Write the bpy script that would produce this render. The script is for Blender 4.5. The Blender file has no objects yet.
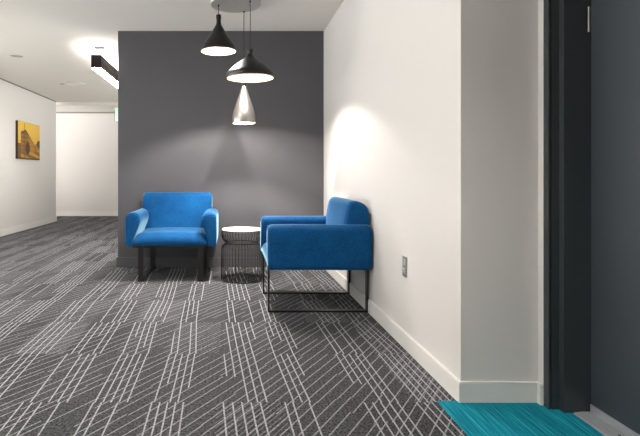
import bpy, bmesh, math, random
from mathutils import Vector, Matrix
PI = math.pi
scene = bpy.context.scene
COL = scene.collection
random.seed(7)

# ------------------------------------------------------------------ materials
def srgb(r, g, b):
    def f(c):
        c /= 255.0
        return c/12.92 if c <= 0.04045 else ((c+0.055)/1.055)**2.4
    return (f(r), f(g), f(b), 1.0)

def base_mat(name, col, rough=0.6, metal=0.0, spec=0.5, sheen=0.0, sheen_tint=None, sheen_rough=0.4, coat=0.0):
    m = bpy.data.materials.new(name); m.use_nodes = True
    p = m.node_tree.nodes['Principled BSDF']
    p.inputs['Base Color'].default_value = col
    p.inputs['Roughness'].default_value = rough
    p.inputs['Metallic'].default_value = metal
    p.inputs['Specular IOR Level'].default_value = spec
    if sheen:
        p.inputs['Sheen Weight'].default_value = sheen
        p.inputs['Sheen Roughness'].default_value = sheen_rough
        if sheen_tint: p.inputs['Sheen Tint'].default_value = sheen_tint
    if coat: p.inputs['Coat Weight'].default_value = coat
    return m, m.node_tree, p

def add_noise(nt, p, scale, bump, dist=0.002, colvar=0.0, col=None, detail=4, stretch=(1, 1, 1)):
    tc = nt.nodes.new('ShaderNodeTexCoord')
    mp = nt.nodes.new('ShaderNodeMapping'); mp.inputs['Scale'].default_value = stretch
    nt.links.new(tc.outputs['Object'], mp.inputs['Vector'])
    n = nt.nodes.new('ShaderNodeTexNoise'); n.inputs['Scale'].default_value = scale; n.inputs['Detail'].default_value = detail
    nt.links.new(mp.outputs['Vector'], n.inputs['Vector'])
    if bump:
        b = nt.nodes.new('ShaderNodeBump'); b.inputs['Strength'].default_value = bump; b.inputs['Distance'].default_value = dist
        nt.links.new(n.outputs['Fac'], b.inputs['Height']); nt.links.new(b.outputs['Normal'], p.inputs['Normal'])
    if colvar:
        r = nt.nodes.new('ShaderNodeMapRange')
        r.inputs['From Min'].default_value = .25; r.inputs['From Max'].default_value = .75
        r.inputs['To Min'].default_value = 1-colvar; r.inputs['To Max'].default_value = 1+colvar
        nt.links.new(n.outputs['Fac'], r.inputs['Value'])
        mx = nt.nodes.new('ShaderNodeVectorMath'); mx.operation = 'SCALE'; mx.inputs[0].default_value = col[:3]
        nt.links.new(r.outputs['Result'], mx.inputs['Scale']); nt.links.new(mx.outputs[0], p.inputs['Base Color'])

def simple(name, col, rough=0.6, metal=0.0, noise=None, **k):
    m, nt, p = base_mat(name, col, rough, metal, **k)
    if noise: add_noise(nt, p, col=col, **noise)
    return m

def emis(name, col, strength):
    m = bpy.data.materials.new(name); m.use_nodes = True; nt = m.node_tree
    p = nt.nodes['Principled BSDF']
    p.inputs['Base Color'].default_value = (.8, .8, .8, 1)
    p.inputs['Emission Color'].default_value = col
    p.inputs['Emission Strength'].default_value = strength
    return m

WALL = srgb(203, 199, 195)
M = {}
M['wall'] = simple('white_wall_paint', WALL, .75, noise=dict(scale=160, bump=.25, dist=.001, colvar=.025), spec=.3)
M['ceil'] = simple('ceiling_paint', srgb(232, 227, 219), .85, noise=dict(scale=90, bump=.1, dist=.001, colvar=.02), spec=.2)
M['trim'] = simple('white_trim_paint', srgb(212, 209, 204), .5, noise=dict(scale=30, bump=0, colvar=.015), spec=.3)
M['grey_wall'] = simple('dark_grey_wall_paint', srgb(79, 78, 82), .6, noise=dict(scale=140, bump=.25, dist=.001, colvar=.03), spec=.35)
M['grey_trim'] = simple('dark_grey_trim_paint', srgb(78, 78, 82), .4, noise=dict(scale=30, bump=0, colvar=.02))
M['reveal'] = simple('shadow_gap', srgb(120, 116, 110), .8, noise=dict(scale=30, bump=0, colvar=.02))  # grey painted in for the shade inside the narrow ceiling gaps
M['steel_black'] = simple('black_powder_coat', srgb(38, 37, 37), .35, .4, noise=dict(scale=300, bump=.1, dist=.0005, colvar=.05))
M['wire'] = simple('bronze_black_wire', srgb(34, 29, 26), .35, .4, noise=dict(scale=100, bump=0, colvar=.05))
M['shade_black'] = simple('black_spun_metal', srgb(26, 25, 25), .32, .3, noise=dict(scale=40, bump=0, colvar=.06))
M['shade_silver'] = simple('brushed_aluminium_shade', srgb(138, 134, 132), .3, .9, noise=dict(scale=30, bump=.05, dist=.0005, colvar=.06, stretch=(1, 1, .05)))
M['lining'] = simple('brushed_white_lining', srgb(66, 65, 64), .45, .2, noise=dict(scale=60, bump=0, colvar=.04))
M['rim'] = simple('copper_rim', srgb(214, 170, 128), .3, .5, noise=dict(scale=60, bump=0, colvar=.04))  # warm tone painted in for the lamplit glow of the shade edge
M['cord'] = simple('black_cord', srgb(22, 22, 22), .6, noise=dict(scale=100, bump=0, colvar=.05))
M['canopy'] = simple('satin_nickel_canopy', srgb(190, 188, 183), .4, .3, noise=dict(scale=20, bump=0, colvar=.03))
M['nickel'] = simple('nickel', srgb(150, 148, 145), .3, .9, noise=dict(scale=20, bump=0, colvar=.03))
M['bulb'] = emis('bulb_glow', (1, .9, .76, 1), 3)
M['lens'] = emis('led_lens_glow', (1, .975, .945, 1), 30)
M['up'] = emis('led_uplight_glow', (1, .975, .945, 1), 30)
M['housing'] = simple('dark_bronze_housing', srgb(38, 32, 31), .75, 0, noise=dict(scale=60, bump=0, colvar=.05), spec=.08)
M['frame_dark'] = simple('door_frame_paint', srgb(50, 55, 57), .25, noise=dict(scale=60, bump=.05, dist=.0005, colvar=.04))
M['door'] = simple('door_leaf_paint', srgb(50, 55, 61), .4, noise=dict(scale=120, bump=.1, dist=.0005, colvar=.04))
M['alu'] = simple('brushed_aluminium', srgb(160, 162, 166), .35, .4, noise=dict(scale=14, bump=.05, dist=.0005, colvar=.2, stretch=(8, .6, 1)))
M['screw'] = simple('screw_steel', srgb(60, 60, 62), .4, .8, noise=dict(scale=60, bump=0, colvar=.05))
M['plate'] = simple('outlet_plate_grey', srgb(140, 140, 138), .3, .3, noise=dict(scale=60, bump=0, colvar=.03))
M['socket'] = simple('outlet_white', srgb(196, 194, 190), .35, noise=dict(scale=60, bump=0, colvar=.02))
M['slot'] = simple('outlet_slot_dark', srgb(30, 30, 30), .7, noise=dict(scale=60, bump=0, colvar=.05))
M['table_top'] = simple('white_lacquer_top', srgb(238, 232, 224), .35, noise=dict(scale=60, bump=0, colvar=.02))
M['canvas_edge'] = simple('canvas_dark_edge', srgb(58, 42, 22), .7, noise=dict(scale=60, bump=0, colvar=.1))
M['grille'] = simple('white_ceiling_trim', srgb(232, 229, 220), .5, noise=dict(scale=60, bump=0, colvar=.02))
M['recess'] = simple('recess_grey', srgb(176, 172, 164), .6, noise=dict(scale=60, bump=0, colvar=.03))
M['sign_green'] = emis('exit_green', srgb(30, 200, 110), .55)
M['sign_panel'] = emis('exit_panel', srgb(200, 240, 222), .3)
M['sign_edge'] = simple('exit_housing', srgb(110, 140, 130), .4, .3, noise=dict(scale=60, bump=0, colvar=.03))

def glass():
    m = bpy.data.materials.new('window_glass'); m.use_nodes = True; nt = m.node_tree
    out = nt.nodes['Material Output']; nt.nodes.remove(nt.nodes['Principled BSDF'])
    a = nt.nodes.new('ShaderNodeBsdfTransparent'); b = nt.nodes.new('ShaderNodeBsdfGlossy'); b.inputs['Roughness'].default_value = .02
    a.inputs['Color'].default_value = (.95, .97, .96, 1)
    f = nt.nodes.new('ShaderNodeMixShader'); f.inputs[0].default_value = .06
    nt.links.new(a.outputs[0], f.inputs[1]); nt.links.new(b.outputs[0], f.inputs[2]); nt.links.new(f.outputs[0], out.inputs['Surface'])
    return m
M['glass'] = glass()

def fabric():
    m, nt, p = base_mat('blue_wool_felt', srgb(0, 84, 160), .85, spec=.2, sheen=.6, sheen_tint=(.5, .9, 1, 1), sheen_rough=.3)
    tc = nt.nodes.new('ShaderNodeTexCoord')
    n = nt.nodes.new('ShaderNodeTexNoise'); n.inputs['Scale'].default_value = 130; n.inputs['Detail'].default_value = 3
    nt.links.new(tc.outputs['Object'], n.inputs['Vector'])
    n2 = nt.nodes.new('ShaderNodeTexNoise'); n2.inputs['Scale'].default_value = 9
    nt.links.new(tc.outputs['Object'], n2.inputs['Vector'])
    ad = nt.nodes.new('ShaderNodeMath'); ad.operation = 'MULTIPLY_ADD'; ad.inputs[1].default_value = .35
    nt.links.new(n2.outputs['Fac'], ad.inputs[0]); nt.links.new(n.outputs['Fac'], ad.inputs[2])
    cr = nt.nodes.new('ShaderNodeValToRGB')
    cr.color_ramp.elements[0].position = .38; cr.color_ramp.elements[0].color = srgb(0, 44, 97)
    cr.color_ramp.elements[1].position = .98; cr.color_ramp.elements[1].color = srgb(0, 88, 138)
    nt.links.new(ad.outputs[0], cr.inputs['Fac']); nt.links.new(cr.outputs['Color'], p.inputs['Base Color'])
    b = nt.nodes.new('ShaderNodeBump'); b.inputs['Strength'].default_value = .35; b.inputs['Distance'].default_value = .002
    nt.links.new(n.outputs['Fac'], b.inputs['Height']); nt.links.new(b.outputs['Normal'], p.inputs['Normal'])
    return m
M['fabric'] = fabric()

class NB:
    """small helper writing math node chains"""
    def __init__(s, nt): s.nt = nt
    def m(s, op, *a, clamp=False):
        n = s.nt.nodes.new('ShaderNodeMath'); n.operation = op; n.use_clamp = clamp
        for i, v in enumerate(a):
            if isinstance(v, (int, float)): n.inputs[i].default_value = v
            else: s.nt.links.new(v, n.inputs[i])
        return n.outputs[0]
    def rnd(s, x, y, z):
        c = s.nt.nodes.new('ShaderNodeCombineXYZ')
        for i, v in enumerate((x, y, z)):
            if isinstance(v, (int, float)): c.inputs[i].default_value = v
            else: s.nt.links.new(v, c.inputs[i])
        w = s.nt.nodes.new('ShaderNodeTexWhiteNoise'); w.noise_dimensions = '3D'
        s.nt.links.new(c.outputs[0], w.inputs['Vector'])
        return w.outputs['Value']

def carpet():
    m, nt, p = base_mat('patterned_carpet_tile', srgb(60, 60, 64), .95, spec=.15)
    B = NB(nt)
    tc = nt.nodes.new('ShaderNodeTexCoord')
    sp = nt.nodes.new('ShaderNodeSeparateXYZ'); nt.links.new(tc.outputs['Object'], sp.inputs[0])
    X, Y = sp.outputs[0], sp.outputs[1]
    TW, TL = .305, .62
    xs = B.m('DIVIDE', B.m('ADD', X, .06), TW)
    tx = B.m('FLOOR', xs)
    ys = B.m('DIVIDE', B.m('SUBTRACT', Y, 2.30), TL)
    ty = B.m('FLOOR', ys)
    lx = B.m('MULTIPLY', B.m('SUBTRACT', xs, tx), TW)
    ly = B.m('SUBTRACT', ys, ty)
    # family A : bunches of lines that run along the room, one bunch per tile column
    rc = B.rnd(tx, 3.0, 1.7); r2 = B.rnd(tx, ty, 5.3); r3 = B.rnd(tx, ty, 9.1)
    shear = B.m('MULTIPLY', B.rnd(tx, ty, 2.9), .045)
    pA = B.m('ADD', .032, B.m('MULTIPLY', B.rnd(tx, 8.0, 5.3), .012))
    off = B.m('ADD', B.m('MULTIPLY', rc, .07), B.m('MULTIPLY', r3, .014))
    u = B.m('DIVIDE', B.m('ADD', B.m('SUBTRACT', lx, off), B.m('MULTIPLY', ly, shear)), pA)
    iu = B.m('FLOOR', u); fu = B.m('SUBTRACT', u, iu)
    inb = B.m('MULTIPLY', B.m('GREATER_THAN', u, 0.0), B.m('LESS_THAN', u, 5.0))
    rl = B.rnd(iu, B.m('ADD', tx, 31.0), B.m('ADD', ty, 17.0))
    rs = B.rnd(iu, B.m('ADD', tx, 57.0), B.m('ADD', ty, 71.0))
    present = B.m('MULTIPLY', B.m('GREATER_THAN', rl, .14), inb)
    start = B.m('MULTIPLY', B.m('SUBTRACT', rs, .78), 2.4)
    long_ = B.m('GREATER_THAN', ly, start)
    wA = B.m('DIVIDE', .0070, pA)
    lineA = B.m('MULTIPLY', B.m('LESS_THAN', fu, wA), B.m('MULTIPLY', present, long_))
    # family B : thinner oblique strokes crossing at about 35 degrees, broken at random
    a = math.radians(34)
    r4 = B.rnd(tx, ty, 13.9)
    v0 = B.m('SUBTRACT', B.m('MULTIPLY', X, math.cos(a)), B.m('MULTIPLY', Y, math.sin(a)))
    w0 = B.m('ADD', B.m('MULTIPLY', X, math.sin(a)), B.m('MULTIPLY', Y, math.cos(a)))
    pB = .054
    v = B.m('DIVIDE', v0, pB)
    iv = B.m('FLOOR', v); fv = B.m('SUBTRACT', v, iv)
    seg = B.m('FLOOR', B.m('ADD', B.m('MULTIPLY', w0, 2.1), B.m('MULTIPLY', B.rnd(iv, 2.2, 8.8), 9.0)))
    rb = B.rnd(iv, seg, 4.4)
    jog = B.m('ADD', .2, B.m('MULTIPLY', B.rnd(iv, seg, 7.4), .4))
    fb = B.m('ABSOLUTE', B.m('SUBTRACT', fv, B.m('ADD', jog, .1)))
    lineB = B.m('MULTIPLY', B.m('LESS_THAN', fb, .0030/pB), B.m('GREATER_THAN', rb, .14))
    # denser secondary strokes in about a third of the tiles
    v2 = B.m('DIVIDE', B.m('ADD', v0, .011), .023)
    fv2 = B.m('SUBTRACT', v2, B.m('FLOOR', v2))
    dense = B.m('GREATER_THAN', r4, .75)
    lineC = B.m('MULTIPLY', B.m('LESS_THAN', fv2, .2), dense)
    lb = B.m('MAXIMUM', B.m('MULTIPLY', lineB, .68), B.m('MULTIPLY', lineC, .38))
    line = B.m('MAXIMUM', lineA, lb)
    # yarn flecks
    n = nt.nodes.new('ShaderNodeTexNoise'); n.inputs['Scale'].default_value = 85; n.inputs['Detail'].default_value = 4; n.inputs['Roughness'].default_value = .9
    nt.links.new(tc.outputs['Object'], n.inputs['Vector'])
    fl = nt.nodes.new('ShaderNodeMapRange')
    fl.inputs['From Min'].default_value = .41; fl.inputs['From Max'].default_value = .60
    fl.inputs['To Min'].default_value = .1; fl.inputs['To Max'].default_value = 2.3
    nt.links.new(n.outputs['Fac'], fl.inputs['Value'])
    tone = B.m('ADD', .82, B.m('MULTIPLY', B.rnd(tx, ty, 21.0), .36))
    g = B.m('MULTIPLY', B.m('MULTIPLY', fl.outputs[0], tone), CARPET_DARK)
    fl2 = B.m('MULTIPLY', B.m('ADD', .6, B.m('MULTIPLY', fl.outputs[0], .35)), CARPET_LIGHT)
    mix = B.m('ADD', B.m('MULTIPLY', g, B.m('SUBTRACT', 1.0, line)), B.m('MULTIPLY', fl2, line))
    cc = nt.nodes.new('ShaderNodeCombineXYZ')
    nt.links.new(mix, cc.inputs[0]); nt.links.new(B.m('MULTIPLY', mix, 1.0), cc.inputs[1]); nt.links.new(B.m('MULTIPLY', mix, 1.07), cc.inputs[2])
    nt.links.new(cc.outputs[0], p.inputs['Base Color'])
    b = nt.nodes.new('ShaderNodeBump'); b.inputs['Strength'].default_value = .4; b.inputs['Distance'].default_value = .003
    nt.links.new(n.outputs['Fac'], b.inputs['Height']); nt.links.new(b.outputs['Normal'], p.inputs['Normal'])
    return m
CARPET_DARK = .038
CARPET_LIGHT = .27
M['carpet'] = carpet()

def teal():
    m, nt, p = base_mat('teal_ribbed_carpet', srgb(0, 140, 160), .9, spec=.15)
    tc = nt.nodes.new('ShaderNodeTexCoord')
    mp = nt.nodes.new('ShaderNodeMapping'); mp.inputs['Scale'].default_value = (95, 2.2, 1)
    nt.links.new(tc.outputs['Object'], mp.inputs['Vector'])
    n = nt.nodes.new('ShaderNodeTexNoise'); n.inputs['Scale'].default_value = 1.4; n.inputs['Detail'].default_value = 3; n.inputs['Roughness'].default_value = .7
    nt.links.new(mp.outputs[0], n.inputs['Vector'])
    cr = nt.nodes.new('ShaderNodeValToRGB')
    e = cr.color_ramp.elements
    e[0].position = .3; e[0].color = srgb(0, 80, 96)
    e[1].position = .72; e[1].color = srgb(44, 160, 172)
    k = e.new(.5); k.color = srgb(0, 116, 134)
    nt.links.new(n.outputs['Fac'], cr.inputs['Fac']); nt.links.new(cr.outputs[0], p.inputs['Base Color'])
    b = nt.nodes.new('ShaderNodeBump'); b.inputs['Strength'].default_value = .5; b.inputs['Distance'].default_value = .003
    nt.links.new(n.outputs['Fac'], b.inputs['Height']); nt.links.new(b.outputs['Normal'], p.inputs['Normal'])
    return m
M['teal'] = teal()

def art_mat():
    m, nt, p = base_mat('sepia_print', (1, 1, 1, 1), .5)
    a = nt.nodes.new('ShaderNodeVertexColor'); a.layer_name = 'art'
    nt.links.new(a.outputs['Color'], p.inputs['Base Color'])
    return m
M['art'] = art_mat()

# ------------------------------------------------------------------ mesh helpers
def link(name, me, parent=None):
    o = bpy.data.objects.new(name, me); COL.objects.link(o)
    if parent: o.parent = parent
    return o

def from_bm(name, bm, mat, parent=None, smooth=True, sub=0, angle=40, loc=None):
    bmesh.ops.recalc_face_normals(bm, faces=bm.faces)
    me = bpy.data.meshes.new(name); bm.to_mesh(me); bm.free()
    for mm in (mat if isinstance(mat, (list, tuple)) else [mat]): me.materials.append(mm)
    if smooth:
        for f in me.polygons: f.use_smooth = True
        try: me.set_sharp_from_angle(angle=math.radians(angle))
        except Exception: pass
    o = link(name, me, parent)
    if sub:
        s = o.modifiers.new('sub', 'SUBSURF'); s.levels = sub; s.render_levels = sub
    if loc: o.location = loc
    return o

def bbox(bm, x0, x1, y0, y1, z0, z1, bev=0, seg=2):
    r = bmesh.ops.create_cube(bm, size=1)
    vs = r['verts']
    for v in vs:
        v.co = Vector((x0+(v.co.x+.5)*(x1-x0), y0+(v.co.y+.5)*(y1-y0), z0+(v.co.z+.5)*(z1-z0)))
    if bev:
        es = list({e for v in vs for e in v.link_edges})
        bmesh.ops.bevel(bm, geom=es, offset=bev, segments=seg, profile=.5, affect='EDGES')

def box(name, mat, x0, x1, y0, y1, z0, z1, bev=0, seg=2, parent=None, smooth=None):
    bm = bmesh.new(); bbox(bm, x0, x1, y0, y1, z0, z1, bev, seg)
    return from_bm(name, bm, mat, parent, smooth=bool(bev) if smooth is None else smooth)

def lathe(bm, prof, seg=64, c=(0, 0), cap0=False, cap1=False):
    rings = []
    for r, z in prof:
        rings.append([bm.verts.new((c[0]+r*math.cos(2*PI*i/seg), c[1]+r*math.sin(2*PI*i/seg), z)) for i in range(seg)])
    for a, b in zip(rings, rings[1:]):
        for i in range(seg):
            bm.faces.new((a[i], a[(i+1) % seg], b[(i+1) % seg], b[i]))
    if cap0: bm.faces.new(rings[0][::-1])
    if cap1: bm.faces.new(rings[-1])

def tube(bm, pts, r, seg=8, closed=False):
    pts = [Vector(p) for p in pts]; n = len(pts); rings = []
    prev = None
    for i, p in enumerate(pts):
        if closed: t = pts[(i+1) % n]-pts[i-1]
        else: t = pts[min(i+1, n-1)]-pts[max(i-1, 0)]
        t.normalize()
        ref = Vector((0, 0, 1)) if abs(t.z) < .9 else Vector((1, 0, 0))
        if prev is not None and prev.cross(t).length > 1e-4: ref = prev
        a = t.cross(ref).normalized(); b = t.cross(a).normalized()
        prev = -b if prev is None else prev
        prev = (ref - t*ref.dot(t)).normalized()
        a = t.cross(prev).normalized()
        rings.append([bm.verts.new(p + (a*math.cos(2*PI*k/seg)+prev*math.sin(2*PI*k/seg))*r) for k in range(seg)])
    rng = range(n if closed else n-1)
    for i in rng:
        A, Bv = rings[i], rings[(i+1) % n]
        for k in range(seg):
            bm.faces.new((A[k], A[(k+1) % seg], Bv[(k+1) % seg], Bv[k]))
    if not closed:
        bm.faces.new(rings[0][::-1]); bm.faces.new(rings[-1])

def prism(bm, poly, z0, z1):
    a = [bm.verts.new((x, y, z0)) for x, y in poly]; b = [bm.verts.new((x, y, z1)) for x, y in poly]
    n = len(poly)
    for i in range(n): bm.faces.new((a[i], a[(i+1) % n], b[(i+1) % n], b[i]))
    bm.faces.new(a[::-1]); bm.faces.new(b)

def struct(o): o['kind'] = 'structure'; return o
def tag(o, label, cat, group=None):
    o['label'] = label; o['category'] = cat
    if group: o['group'] = group
    return o
def thing(name, label, cat, loc=(0, 0, 0), rz=0, group=None):
    o = bpy.data.objects.new(name, None); COL.objects.link(o)
    o.location = loc; o.rotation_euler = (0, 0, rz); o.empty_display_size = .1
    return tag(o, label, cat, group)

# ------------------------------------------------------------------ room shell
H = 2.664           # ceiling height
BY = 5.645          # dark wall
RX = 1.064          # right wall
LX = -3.85          # corridor wall on the left
FY = 12.5           # far wall
NY = -3.2           # wall behind the viewer
struct(box('floor', M['carpet'], -7, 1.95, NY-.1, FY+.1, -.05, 0))
struct(box('ceiling', M['ceil'], -7, 1.95, NY-.1, FY+.1, H, H+.08))
struct(box('wall_back', M['grey_wall'], -1.259, RX-.001, BY, BY+.16, 0, H))
struct(box('wall_far', M['wall'], -7, 1.95, FY, FY+.1, 0, H))
bm = bmesh.new()
WY0, WY1, WZ0, WZ1 = -1.2, 6.6, .25, 2.5
bbox(bm, LX-.16, LX, WY1, 11.1, 0, H)
bbox(bm, LX-.16, LX, NY, WY0, 0, H)
bbox(bm, LX-.16, LX, WY0, WY1, 0, WZ0)
bbox(bm, LX-.16, LX, WY0, WY1, WZ1, H)
struct(from_bm('wall_left', bm, M['wall'], smooth=False))
bm = bmesh.new()
for k in range(6):
    yy = WY0+(WY1-WY0-.05)*k/5
    bbox(bm, LX-.11, LX-.05, yy, yy+.05, WZ0, WZ1)
bbox(bm, LX-.11, LX-.05, WY0, WY1, WZ0, WZ0+.05); bbox(bm, LX-.11, LX-.05, WY0, WY1, WZ1-.05, WZ1)
fill_win = struct(from_bm('window_1', bm, M['trim'], smooth=False))  # added window, out of view, lets in broad fill light from the left
box('pane', M['glass'], LX-.083, LX-.077, WY0+.01, WY1-.01, WZ0+.01, WZ1-.01, parent=fill_win)
struct(box('wall_rear', M['wall'], LX, 1.95, NY-.1, NY, 0, H))
struct(box('wall_outer', M['wall'], -7.1, -7, 11.1-.2, FY+.1, 0, H))
DY1, DY0 = 2.258, 1.262     # door opening along y
bm = bmesh.new()
bbox(bm, RX, 1.42, 2.300, 6.8, 0, H)                      # wall to the right of the chairs
bbox(bm, 1.42, 1.75, DY1, 6.8, 0, H)
bbox(bm, RX, 1.3, 6.8, 11.0, 0, .25); bbox(bm, RX, 1.3, 6.8, 11.0, 2.5, H); bbox(bm, RX, 1.75, 11.0, FY, 0, H)
struct(from_bm('wall_right', bm, M['wall'], smooth=False))
bm = bmesh.new()
for k in range(6):
    yy = 6.8+4.15*k/5
    bbox(bm, RX+.06, RX+.12, yy, yy+.05, .25, 2.5)
bbox(bm, RX+.06, RX+.12, 6.8, 11, .25, .30); bbox(bm, RX+.06, RX+.12, 6.8, 11, 2.45, 2.5)
fill_win2 = struct(from_bm('window_2', bm, M['trim'], smooth=False))  # second added window, unseen, brightens the corridor wall opposite
box('pane', M['glass'], RX+.087, RX+.093, 6.81, 10.99, .26, 2.49, parent=fill_win2)
struct(box('wall_doorway', M['wall'], 1.42, 1.75, NY, DY0, 0, H))
struct(box('wall_lintel', M['wall'], 1.42, 1.75, DY0, DY1, 2.18, H))
# lowered ceiling strip by the far wall, strip painted dark for the shadow gap above the left wall
struct(box('trim_1', M['ceil'], -7, 1.0, 11.25, FY, 2.60, H))
struct(box('trim_2', M['reveal'], LX, LX+.006, NY, 11.1, H-.022, H))
struct(box('trim_3', M['reveal'], -3.98, LX+.006, 11.1, 11.106, H-.022, H))

def board(name, mat, poly, h=.106):
    bm = bmesh.new(); prism(bm, poly, 0, h)
    es = [e for e in bm.edges if all(abs(v.co.z-h) < 1e-5 for v in e.verts)]
    bmesh.ops.bevel(bm, geom=es, offset=.004, segments=2, affect='EDGES')
    return struct(from_bm(name, bm, mat, smooth=False))
t = .014
board('baseboard_right', M['trim'], [(RX, BY), (RX-t, BY), (RX-t, 2.300-t), (1.42-t, 2.300-t), (1.42-t, DY1+.002), (1.42, DY1+.002), (1.42, 2.300), (RX, 2.300)], .098)
board('baseboard_back', M['grey_trim'], [(RX-t, BY), (-1.259, BY), (-1.259, BY+.16), (-1.259-t, BY+.16), (-1.259-t, BY-t), (RX-t, BY-t)], .112)
board('baseboard_left', M['trim'], [(LX, NY), (LX+t, NY), (LX+t, 11.1+t), (LX-.16, 11.1+t), (LX-.16, 11.1), (LX, 11.1)], .115)
board('baseboard_far', M['trim'], [(-7, FY), (-7, FY-t), (RX, FY-t), (RX, FY)], .115)
board('baseboard_doorway', M['trim'], [(1.42, NY), (1.42, DY0-.06), (1.42-t, DY0-.06), (1.42-t, NY)], .098)

struct(box('trim_5', M['reveal'], -7, RX, FY-.006, FY, 2.565, 2.60))
# ------------------------------------------------------------------ door
bm = bmesh.new()
far = [(1.60, DY1), (1.44, DY1), (1.418, DY1), (1.418, 2.222), (1.4255, 2.222), (1.4255, 2.238), (1.432, 2.238), (1.432, 2.222),
       (1.465, 2.222), (1.465, 2.190), (1.574, 2.190), (1.60, 2.190)]
prism(bm, far, 0, 2.16)
mid = (DY0+DY1)/2
prism(bm, [(x, 2*mid-y) for x, y in far][::-1], 0, 2.16)
bbox(bm, 1.418, 1.60, DY0, DY1, 2.13, 2.18)
struct(from_bm('trim_4', bm, M['frame_dark'], smooth=False))
door = struct(box('door_1', M['door'], 1.578, 1.622, 1.336, 2.184, .013, 2.125, .002, 1))
box('door_sweep', M['alu'], 1.572, 1.5785, 1.34, 2.18, .012, .047, .001, 1, parent=door)
for hz in (1.672,):
    bm = bmesh.new(); tube(bm, [(1.5715, 2.186, hz), (1.5715, 2.186, hz+.11)], .0045, 12)
    from_bm('hinge', bm, M['nickel'], door)
th = thing('door_threshold', 'brushed metal threshold plate on the floor under the dark door', 'threshold', (1.54, 1.77, 0))
bm = bmesh.new()
pr = [(-.037, 0), (-.031, .007), (.0, .010), (.060, .010), (.060, 0)]
a_ = [bm.verts.new((x, -.418, z)) for x, z in pr]; b_ = [bm.verts.new((x, .418, z)) for x, z in pr]
for i in range(len(pr)):
    j = (i+1) % len(pr); bm.faces.new((a_[i], a_[j], b_[j], b_[i]))
bm.faces.new(a_); bm.faces.new(b_[::-1])
from_bm('plate', bm, M['alu'], th, smooth=False)
for yy in (-.30, 0, .22):
    bm = bmesh.new(); lathe(bm, [(.0055, .009), (.005, .0115), (.0001, .0115)], 12, c=(.012, yy))
    from_bm('screw', bm, M['screw'], th)

tag(box('entry_carpet', M['teal'], .955, 1.502, 1.1, 2.306, 0, .004, .0015, 1), 'bright teal ribbed carpet strip on the floor in front of the dark door', 'carpet')

# ------------------------------------------------------------------ armchair
def loft(bm, sec, axis, ends, r, n=5, low=1.0):
    """sec: closed list of (a,b); extruded along axis between ends with ends rounded by r"""
    ca = (min(p[0] for p in sec)+max(p[0] for p in sec))/2; cb = (min(p[1] for p in sec)+max(p[1] for p in sec))/2
    ha = max(p[0] for p in sec)-ca; hb = max(p[1] for p in sec)-cb
    st = []
    for i in range(n+1):
        th_ = PI/2*i/n
        st.append((ends[0]+r*(1-math.sin(th_)), r*(1-math.cos(th_)) if False else r*(1-math.sin(PI/2-0)) ))
    st = []
    for i in range(n+1):
        th_ = PI/2*i/n
        st.append((ends[0]+r*(1-math.cos(th_)), r*(1-math.sin(th_))))
    m0 = ends[0]+r; m1 = ends[1]-r
    for k in range(1, 5): st.append((m0+(m1-m0)*k/5, 0))
    for i in range(n+1):
        th_ = PI/2*(n-i)/n
        st.append((ends[1]-r*(1-math.cos(th_)), r*(1-math.sin(th_))))
    rings = []
    for y, ins in st:
        fa = (ha-ins)/ha; fb = (hb-ins)/hb
        ring = []
        for a, b in sec:
            aa = ca+(a-ca)*fa; bb = cb+(b-cb)*(fb if b > cb else 1-(1-fb)*low)
            ring.append(bm.verts.new((aa, y, bb) if axis == 'y' else (y, aa, bb)))
        rings.append(ring)
    N = len(sec)
    for A, B_ in zip(rings, rings[1:]):
        for i in range(N): bm.faces.new((A[i], A[(i+1) % N], B_[(i+1) % N], B_[i]))
    bm.faces.new(rings[0]); bm.faces.new(rings[-1][::-1])
    return rings

def smooth_closed(pts, per=4):
    out = []; n = len(pts)
    for i in range(n):
        p0, p1, p2, p3 = pts[i-1], pts[i], pts[(i+1) % n], pts[(i+2) % n]
        for k in range(per):
            t_ = k/per
            out.append(tuple(.5*((2*p1[j])+(-p0[j]+p2[j])*t_+(2*p0[j]-5*p1[j]+4*p2[j]-p3[j])*t_*t_+(-p0[j]+3*p1[j]-3*p2[j]+p3[j])*t_**3) for j in (0, 1)))
    return out

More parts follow.
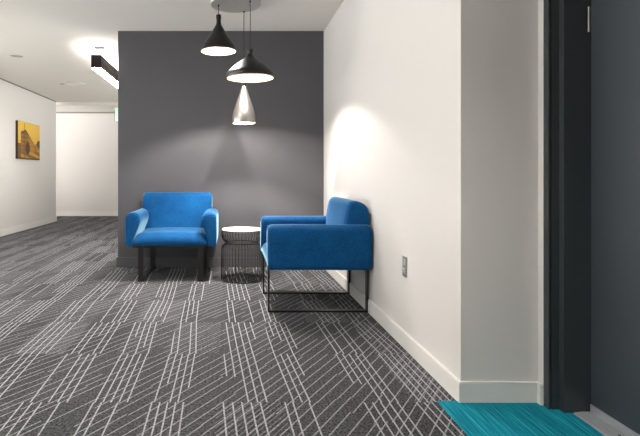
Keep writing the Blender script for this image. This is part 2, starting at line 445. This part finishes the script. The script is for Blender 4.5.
def make_armchair(label, loc, rz):
    c = thing('armchair', label, 'armchair', loc, rz, 'blue upholstered armchairs')
    for s in (-1, 1):
        sec = [(.372, .352), (.405, .346), (.437, .354), (.4475, .39), (.4495, .50), (.4485, .615), (.437, .660), (.400, .685), (.350, .686), (.315, .662), (.302, .615), (.312, .555), (.340, .48), (.362, .41)]
        sec = smooth_closed([(s*x, z-.006-.008*(z-.346)/.34) for x, z in sec], 3)
        bm = bmesh.new(); rings = loft(bm, sec, 'y', (-.384, .392), .042, low=.3)
        ao = from_bm('arm', bm, M['fabric'], c, angle=60)
        # welt seam around the front of the arm
        bm = bmesh.new()
        q = [(x*1.0, -.368, z) for x, z in sec]
        ca = s*.376; cb = .516
        q = [(ca+(x-ca)*.93, -.3795, cb+(z-cb)*.945) for x, _, z in q]
        tube(bm, q, .0022, 5, closed=True)
        from_bm('seam', bm, M['fabric'], ao)
    # backrest
    sec = [(.160, .40), (.168, .50), (.192, .66), (.214, .785), (.230, .828), (.266, .849), (.325, .838), (.368, .808), (.388, .75), (.394, .60), (.392, .42), (.365, .352), (.22, .350), (.17, .36)]
    bm = bmesh.new(); loft(bm, smooth_closed(sec, 3), 'x', (-.38, .38), .045)
    from_bm('backrest', bm, M['fabric'], c, angle=60)
    # seat cushion with slightly crowned top
    bm = bmesh.new()
    bmesh.ops.create_grid(bm, x_segments=20, y_segments=16, size=.5)
    geo = bmesh.ops.extrude_face_region(bm, geom=bm.faces[:])
    top = [v for v in geo['geom'] if isinstance(v, bmesh.types.BMVert)]
    topset = set(top)
    for v in bm.verts:
        x, y = v.co.x*.735, v.co.y
        yy = -.386+(y+.5)*(.18+.386)
        if v in topset:
            ex = 1-min(1, (.5-abs(v.co.x))/.12); ey = 1-min(1, (y+.5)/.17)
            drop = .030*max(ex, 0)**2.2+.062*max(ey, 0)**2.1
            cr_ = .012*(1-(v.co.x*2)**2)
            wr = .004*math.sin(v.co.x*19+2.0*y)*max(0, 1-abs(y+.05)*2.5)
            v.co = Vector((x, yy, .466+cr_-drop+wr))
        else:
            v.co = Vector((x*.985, yy+.006 if y < -.45 else yy, .350))
    from_bm('seat', bm, M['fabric'], c, sub=1, angle=80)
    # loop frames of flat bar
    for s in (-1, 1):
        xc = s*.291; w = .027; tk = .013
        bm = bmesh.new()
        y0, y1, z0, z1 = -.372, .392, 0.0, .349
        bbox(bm, xc-w, xc+w, y0, y0+tk, z0, z1, .0015, 1)
        bbox(bm, xc-w, xc+w, y1-tk, y1, z0, z1, .0015, 1)
        bbox(bm, xc-w, xc+w, y0+tk, y1-tk, z0, z0+tk, .0015, 1)
        bbox(bm, xc-w, xc+w, y0+tk, y1-tk, z1-tk, z1, .0015, 1)
        from_bm('leg_frame', bm, M['steel_black'], c, smooth=False)
    for yy in (-.366, .33):
        box('crossbar', M['steel_black'], -.366, .366, yy, yy+.03, .328, .351, .002, 1, parent=c, smooth=False)
    return c

make_armchair('blue upholstered armchair facing forward against the dark grey wall, left of the wire table', (-.573, 5.246, 0), 0)
make_armchair('blue upholstered armchair seen from its side, back against the white wall', (.664, 4.11, 0), -PI/2)

# ------------------------------------------------------------------ wire side table
tb = thing('side_table', 'round wire drum side table with white top between the two blue armchairs', 'side table', (.122, 4.985, 0))
prof = [(.198, .492), (.203, .470), (.203, .440), (.196, .412), (.180, .390), (.163, .374), (.158, .366), (.163, .358), (.182, .345), (.196, .332), (.203, .315), (.204, .28), (.204, .006)]
bm = bmesh.new()
NW = 40
for i in range(NW):
    a = 2*PI*i/NW
    tube(bm, [(r*math.cos(a), r*math.sin(a), z) for r, z in prof], .0025, 5)
from_bm('wire_cage', bm, M['wire'], tb)
for r, z, rr in ((.198, .490, .004), (.157, .366, .0035), (.204, .004, .004), (.201, .322, .0025)):
    bm = bmesh.new()
    tube(bm, [(r*math.cos(2*PI*i/48), r*math.sin(2*PI*i/48), z) for i in range(48)], rr, 8, closed=True)
    from_bm('ring', bm, M['wire'], tb)
bm = bmesh.new(); lathe(bm, [(.0001, .484), (.192, .484), (.196, .488), (.197, .500), (.193, .506), (.0001, .507)], 64)
from_bm('tabletop', bm, M['table_top'], tb)

# ------------------------------------------------------------------ pendants
def resample(pts, per=5):
    out = []
    n = len(pts)
    for i in range(n-1):
        p0 = pts[max(i-1, 0)]; p1 = pts[i]; p2 = pts[i+1]; p3 = pts[min(i+2, n-1)]
        for k in range(per):
            t_ = k/per
            out.append(tuple(.5*((2*p1[j])+(-p0[j]+p2[j])*t_+(2*p0[j]-5*p1[j]+4*p2[j]-p3[j])*t_*t_+(-p0[j]+3*p1[j]-3*p2[j]+p3[j])*t_**3) for j in (0, 1)))
    out.append(pts[-1]); return out

def pendant(label, x, y, prof, mat, bulb_z, energy, neck_mat, rim_mat):
    """prof from the neck down to the rim, absolute heights"""
    zt = prof[0][1]; zb = prof[-1][1]
    c = thing('pendant_lamp', label, 'pendant lamp', (x, y, zb), 0, 'three pendant lamps hanging from one round plate')
    P = resample([(r, z-zb) for r, z in prof])
    bm = bmesh.new(); lathe(bm, P, 72)
    th_ = .003
    inner = [(max(r-th_, .004), z-(.002 if z > .01 else 0)) for r, z in P]
    sh = from_bm('shade', bm, mat, c, angle=60)
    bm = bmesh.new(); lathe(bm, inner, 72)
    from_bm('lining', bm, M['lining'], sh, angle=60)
    bm = bmesh.new(); rr = P[-1][0]
    tube(bm, [((rr-.0015)*math.cos(2*PI*i/72), (rr-.0015)*math.sin(2*PI*i/72), 0) for i in range(72)], .003, 8, closed=True)
    from_bm('rim', bm, rim_mat, sh)
    h0 = zt-zb
    bm = bmesh.new(); lathe(bm, [(.0001, h0+.006), (.014, h0+.005), (.0235, h0-.002), (.0235, h0-.03), (.0215, h0-.036)], 32)
    from_bm('neck_cap', bm, neck_mat, c)
    bm = bmesh.new(); tube(bm, [(0, 0, h0), (0, 0, H-.0465-zb)], .0032, 8)
    from_bm('cord', bm, M['cord'], c)
    b0 = bulb_z-zb
    bm = bmesh.new(); lathe(bm, [(.0001, b0+.012), (.018, b0+.018), (.027, b0+.034), (.024, b0+.05), (.014, b0+.065), (.012, b0+.075), (.0001, b0+.075)], 24)
    from_bm('bulb', bm, M['bulb'], c)
    l = bpy.data.lights.new('pendant_glow', 'POINT'); l.energy = energy; l.shadow_soft_size = .016; l.color = (1, .93, .86)
    lo = bpy.data.objects.new('bulb_light', l); COL.objects.link(lo); lo.parent = c; lo.location = (0, 0, b0-.004)
    return c

E = 1.0
pendant('black conical pendant lamp with white lining, leftmost and highest of the hanging trio', -.102, 4.68,
        [(.0215, 2.538), (.0215, 2.50), (.021, 2.475), (.0245, 2.45), (.038, 2.424), (.070, 2.372), (.111, 2.315), (.145, 2.262), (.162, 2.218), (.164, 2.200)],
        M['shade_black'], 2.335, 80*E, M['shade_black'], M['rim'])
pendant('wide flared black pendant lamp, middle height of the hanging trio', .189, 4.57,
        [(.0225, 2.190), (.0225, 2.165), (.026, 2.148), (.037, 2.124), (.070, 2.097), (.122, 2.060), (.172, 2.021), (.209, 1.981), (.2205, 1.953), (.214, 1.927)],
        M['shade_black'], 2.022, 44*E, M['shade_black'], M['rim'])
pendant('narrow brushed silver pendant lamp, lowest of the hanging trio', .140, 4.86,
        [(.020, 1.935), (.021, 1.915), (.027, 1.88), (.045, 1.82), (.066, 1.765), (.086, 1.71), (.103, 1.655), (.1125, 1.61), (.1135, 1.575), (.110, 1.545)],
        M['shade_silver'], 1.645, 82*E, M['shade_black'], M['rim'])
cn = thing('pendant_canopy', 'round satin grey ceiling plate that carries the three pendant cords', 'ceiling plate', (.061, 4.676, H))
bm = bmesh.new(); lathe(bm, [(.236, 0), (.236, -.028), (.233, -.032), (.0001, -.032)], 72)
from_bm('plate', bm, M['canopy'], cn, angle=30)
for x, y in ((-.102, 4.68), (.189, 4.57), (.140, 4.86)):
    bm = bmesh.new(); lathe(bm, [(.009, -.032), (.008, -.042), (.0035, -.046)], 16, c=(x-.061, y-4.676))
    from_bm('cord_grip', bm, M['cord'], cn)

# ------------------------------------------------------------------ suspended linear lights
def linear_light(label, x, y0, L, group='dark linear lights above the corridor'):
    c = thing('linear_pendant_light', label, 'linear light', (x, y0, 2.45), 0, group)
    w = .0625
    bm = bmesh.new()
    bbox(bm, -w, -w+.008, 0, L, -.082, .078); bbox(bm, w-.008, w, 0, L, -.082, .078)
    bbox(bm, -w+.008, w-.008, .006, L-.006, -.004, .004)
    from_bm('housing', bm, M['housing'], c, smooth=False)
    for yy in (0, L-.006):
        box('end_cap', M['housing'], -w+.008, w-.008, yy, yy+.006, -.082, .078, parent=c)
    box('lens', M['lens'], -w+.008, w-.008, .006, L-.006, -.089, -.074, .001, 1, parent=c)
    box('upper_lens', M['up'], -w+.008, w-.008, .006, L-.006, .060, .068, .001, 1, parent=c)
    for yy in (.18, L-.18):
        bm = bmesh.new(); tube(bm, [(0, yy, .068), (0, yy, H-2.45-.01)], .0035, 8)
        o = from_bm('suspension_rod', bm, M['nickel'], c)
        bm = bmesh.new(); lathe(bm, [(.068, H-2.45), (.068, H-2.45-.014), (.0001, H-2.45-.018)], 32, c=(0, yy))
        from_bm('ceiling_cup', bm, M['housing'], c)
    return c
linear_light('long dark boxed linear light hanging under the corridor ceiling left of the dark wall', -1.655, 6.2, 2.6)
linear_light('long dark boxed linear light hanging above the corridor nearer than the first', -1.655, 1.35, 2.4)  # added out of view to brighten the ceiling
linear_light('long dark boxed linear light hanging above the corridor behind the viewpoint', -1.655, -2.0, 2.4)  # also added out of view, extra fill from behind
# fill spots added to the ceiling outside the frame, close to the entrance
def fill_downlight(label, x, y, watt, ang=110):
    c = thing('downlight', label, 'downlight', (x, y, H), 0, 'small recessed downlights near the entrance')
    bm = bmesh.new(); lathe(bm, [(.062, 0), (.078, -.001), (.078, -.005), (.060, -.006), (.058, -.001)], 40)
    from_bm('trim_ring', bm, M['grille'], c)
    bm = bmesh.new(); lathe(bm, [(.058, -.002), (.0001, -.0025)], 40)
    from_bm('lens', bm, M['lens'], c)
    l = bpy.data.lights.new('downlight_beam', 'SPOT'); l.energy = watt; l.spot_size = math.radians(ang); l.spot_blend = .7; l.shadow_soft_size = .05; l.color = (1, .96, .91)
    lo = bpy.data.objects.new('beam', l); COL.objects.link(lo); lo.parent = c; lo.location = (0, 0, -.03)
DL = [(.35, 1.0, 50), (-3.0, 3.6, 60), (-3.0, 1.0, 60)]
for i, (x, y, w_) in enumerate(DL):
    fill_downlight(['small round downlight in the ceiling in front of the dark door',
               'small round downlight in the ceiling beside the left wall, farther one', 'small round downlight in the ceiling beside the left wall, nearer one'][i], x, y, w_)

# round white speaker grille and recessed light visible in corridor ceiling
c = thing('recessed_light', 'round recessed light ring in the corridor ceiling, nearer the viewer', 'recessed light', (-2.91, 6.84, H))
bm = bmesh.new(); lathe(bm, [(.115, 0), (.115, -.006), (.098, -.010), (.085, -.004), (.08, -.001)], 48); from_bm('trim_ring', bm, M['grille'], c)
bm = bmesh.new(); lathe(bm, [(.085, -.002), (.0001, -.003)], 48); from_bm('lens', bm, M['recess'], c)
l = bpy.data.lights.new('recessed_beam', 'SPOT'); l.energy = 90; l.spot_size = math.radians(165); l.spot_blend = .5; l.shadow_soft_size = .07; l.color = (1, .97, .92)  # spot added at the ring to brighten the left wall
lo = bpy.data.objects.new('beam', l); COL.objects.link(lo); lo.parent = c; lo.location = (0, 0, -.03)
c = thing('ceiling_speaker', 'round white grille flush in the corridor ceiling beyond the recessed light', 'ceiling speaker', (-2.75, 8.95, H))
bm = bmesh.new(); lathe(bm, [(.17, 0), (.17, -.005), (.155, -.008), (.150, -.005), (.150, -.002)], 48); from_bm('trim_ring', bm, M['grille'], c)
bm = bmesh.new(); lathe(bm, [(.152, -.003), (.0001, -.004)], 48); from_bm('grille', bm, M['grille'], c)
c = thing('sprinkler', 'tiny ceiling sprinkler cover just left of the round white grille', 'sprinkler', (-3.0, 8.97, H))
bm = bmesh.new(); lathe(bm, [(.035, 0), (.035, -.008), (.012, -.012), (.0001, -.013)], 24); from_bm('cover', bm, M['recess'], c)

# ------------------------------------------------------------------ exit sign (mostly behind the dark wall)
c = thing('exit_sign', 'green and white lit exit sign hanging at the edge of the dark wall', 'exit sign', (-2.10, 10.0, 2.11))
box('panel', M['sign_panel'], -.185, .185, -.012, .012, 0, .20, .002, 1, parent=c)
box('housing', M['sign_green'], -.19, .19, -.03, .03, .20, .262, .004, 1, parent=c)
box('border', M['sign_edge'], -.20, -.185, -.014, .014, -.004, .20, .002, 1, parent=c)
bm = bmesh.new(); tube(bm, [(0, 0, .262), (0, 0, H-2.11)], .008, 8); from_bm('stem', bm, M['sign_edge'], c)
cu = bpy.data.curves.new('letters', 'FONT'); cu.body = 'EXIT'; cu.size = .19; cu.align_x = 'CENTER'; cu.extrude = .0015
tmp = bpy.data.objects.new('tmp_text', cu); COL.objects.link(tmp)
me = bpy.data.meshes.new_from_object(tmp.evaluated_get(bpy.context.evaluated_depsgraph_get()))
bpy.data.objects.remove(tmp)
me.materials.clear(); me.materials.append(M['sign_green'])
lt = link('lettering', me, c); lt.rotation_euler = (PI/2, 0, 0); lt.location = (.02, -.0145, .035)

# ------------------------------------------------------------------ outlet
c = thing('wall_outlet', 'grey double power outlet low on the white wall', 'outlet', (RX, 3.03, .49))
box('cover_plate', M['plate'], -.006, 0, -.037, .037, -.062, .062, .003, 2, parent=c)
for s in (-1, 1):
    k = box('receptacle', M['socket'], -.0085, -.005, -.017, .017, s*.027-.016, s*.027+.016, .002, 2, parent=c)
    for dy in (-.007, .007): box('slot', M['slot'], -.0092, -.0082, dy-.0015, dy+.0015, s*.027-.001, s*.027+.009, parent=k)
    box('ground_hole', M['slot'], -.0092, -.0082, -.0028, .0028, s*.027-.012, s*.027-.006, parent=k)
box('screw', M['screw'], -.0078, -.0055, -.003, .003, -.003, .003, .001, 1, parent=c)

# ------------------------------------------------------------------ canvas picture on left wall
PY0, PY1, PZ0, PZ1 = 8.99, 10.03, 1.325, 2.015
c = thing('canvas_picture', 'golden sepia canvas picture of an old building on the left white wall', 'picture', (LX, (PY0+PY1)/2, (PZ0+PZ1)/2))
hw, hh = (PY1-PY0)/2, (PZ1-PZ0)/2
box('stretcher', M['canvas_edge'], .002, .045, -hw, hw, -hh, hh, .003, 1, parent=c)
def art(u, v):
    def mixc(a, b, t_): t_ = max(0, min(1, t_)); return tuple(a[i]+(b[i]-a[i])*t_ for i in range(3))
    sky = mixc((214, 170, 70), (238, 206, 120), v)
    colr = mixc(sky, (200, 150, 40), max(0, .5-v)*1.6)
    # hillside on the right
    hill = .34+.22*max(0, (u-.55))*2
    if u > .55 and v < hill: colr = mixc((150, 108, 14), (182, 138, 30), math.sin(u*23+v*17)*.5+.5)
    # quay in the foreground
    if v < .26: colr = mixc((206, 160, 34), (120, 82, 10), .5+.5*math.sin(u*9+v*34))
    # tall gabled house on the left, roof falling to the right
    roof = .80-.95*(u-.34) if u > .34 else .80-.35*(.34-u)
    if .12 < u < .72 and .20 < v < roof:
        colr = (150, 108, 38)
        if (u*13 % 1) < .38 and (v*9 % 1) < .5: colr = (74, 48, 12)
        if v > roof-.05: colr = (88, 58, 18)
        if u > .46: colr = mixc(colr, (196, 150, 60), .5)
    # arch of a passage
    if (u-.42)**2/.010+(v-.30)**2/.030 < 1: colr = (70, 44, 10)
    # mast and tree trunk shapes
    if abs(u-.28) < .012 and v < .95: colr = (96, 64, 24)
    if u < .12 and v < .42: colr = (104, 70, 20)
    if (u-.95)**2+(v-.45)**2 < .012: colr = (96, 66, 10)
    e = min(u, 1-u, v, 1-v)
    if v < .05: colr = mixc(colr, (60, 40, 16), .6)
    k_ = (.90, .85, .55)
    return srgb(*[max(0, min(255, q*k_[n_])) for n_, q in enumerate(colr)])
bm = bmesh.new(); lay = bm.loops.layers.float_color.new('art')
nu, nv = 96, 64
g = [[bm.verts.new((.0462, -hw+.004+(2*hw-.008)*i/nu, -hh+.004+(2*hh-.008)*j/nv)) for j in range(nv+1)] for i in range(nu+1)]
for i in range(nu):
    for j in range(nv):
        f = bm.faces.new((g[i][j], g[i+1][j], g[i+1][j+1], g[i][j+1]))
        for lp in f.loops:
            lp[lay] = art((lp.vert.co.y+hw)/(2*hw), (lp.vert.co.z+hh)/(2*hh))
from_bm('print', bm, M['art'], c, smooth=False)

# ------------------------------------------------------------------ world, camera, view
w = bpy.data.worlds.new('world'); scene.world = w; w.use_nodes = True
wn = w.node_tree
wtc = wn.nodes.new('ShaderNodeTexCoord'); wsp = wn.nodes.new('ShaderNodeSeparateXYZ'); wr = wn.nodes.new('ShaderNodeValToRGB')
wn.links.new(wtc.outputs['Generated'], wsp.inputs[0]); wn.links.new(wsp.outputs[2], wr.inputs['Fac'])
# bright tone added below the horizon to lift the ceiling, dim sky above
wmr = wn.nodes.new('ShaderNodeMapRange'); wmr.inputs['From Min'].default_value = -.06; wmr.inputs['From Max'].default_value = .06
wn.links.new(wsp.outputs[2], wmr.inputs['Value']); wn.links.new(wmr.outputs[0], wr.inputs['Fac'])
wr.color_ramp.elements[0].color = (1, .965, .945, 1); wr.color_ramp.elements[1].color = (.11, .113, .117, 1)
wn.links.new(wr.outputs[0], wn.nodes['Background'].inputs[0])
w.node_tree.nodes['Background'].inputs[1].default_value = 6.8
cam = bpy.data.cameras.new('camera'); co = bpy.data.objects.new('camera', cam); COL.objects.link(co)
co.location = (0, 0, 1.05); co.rotation_euler = (PI/2, 0, 0)
cam.sensor_fit = 'HORIZONTAL'; cam.sensor_width = 36; cam.lens = 36*500/640
cam.shift_x = 90.5/640; cam.shift_y = -44/640; cam.clip_start = .05
scene.camera = co
vs = scene.view_settings
vs.view_transform = 'Standard'; vs.look = 'None'; vs.gamma = 1; vs.use_curve_mapping = False
vs.exposure = .85
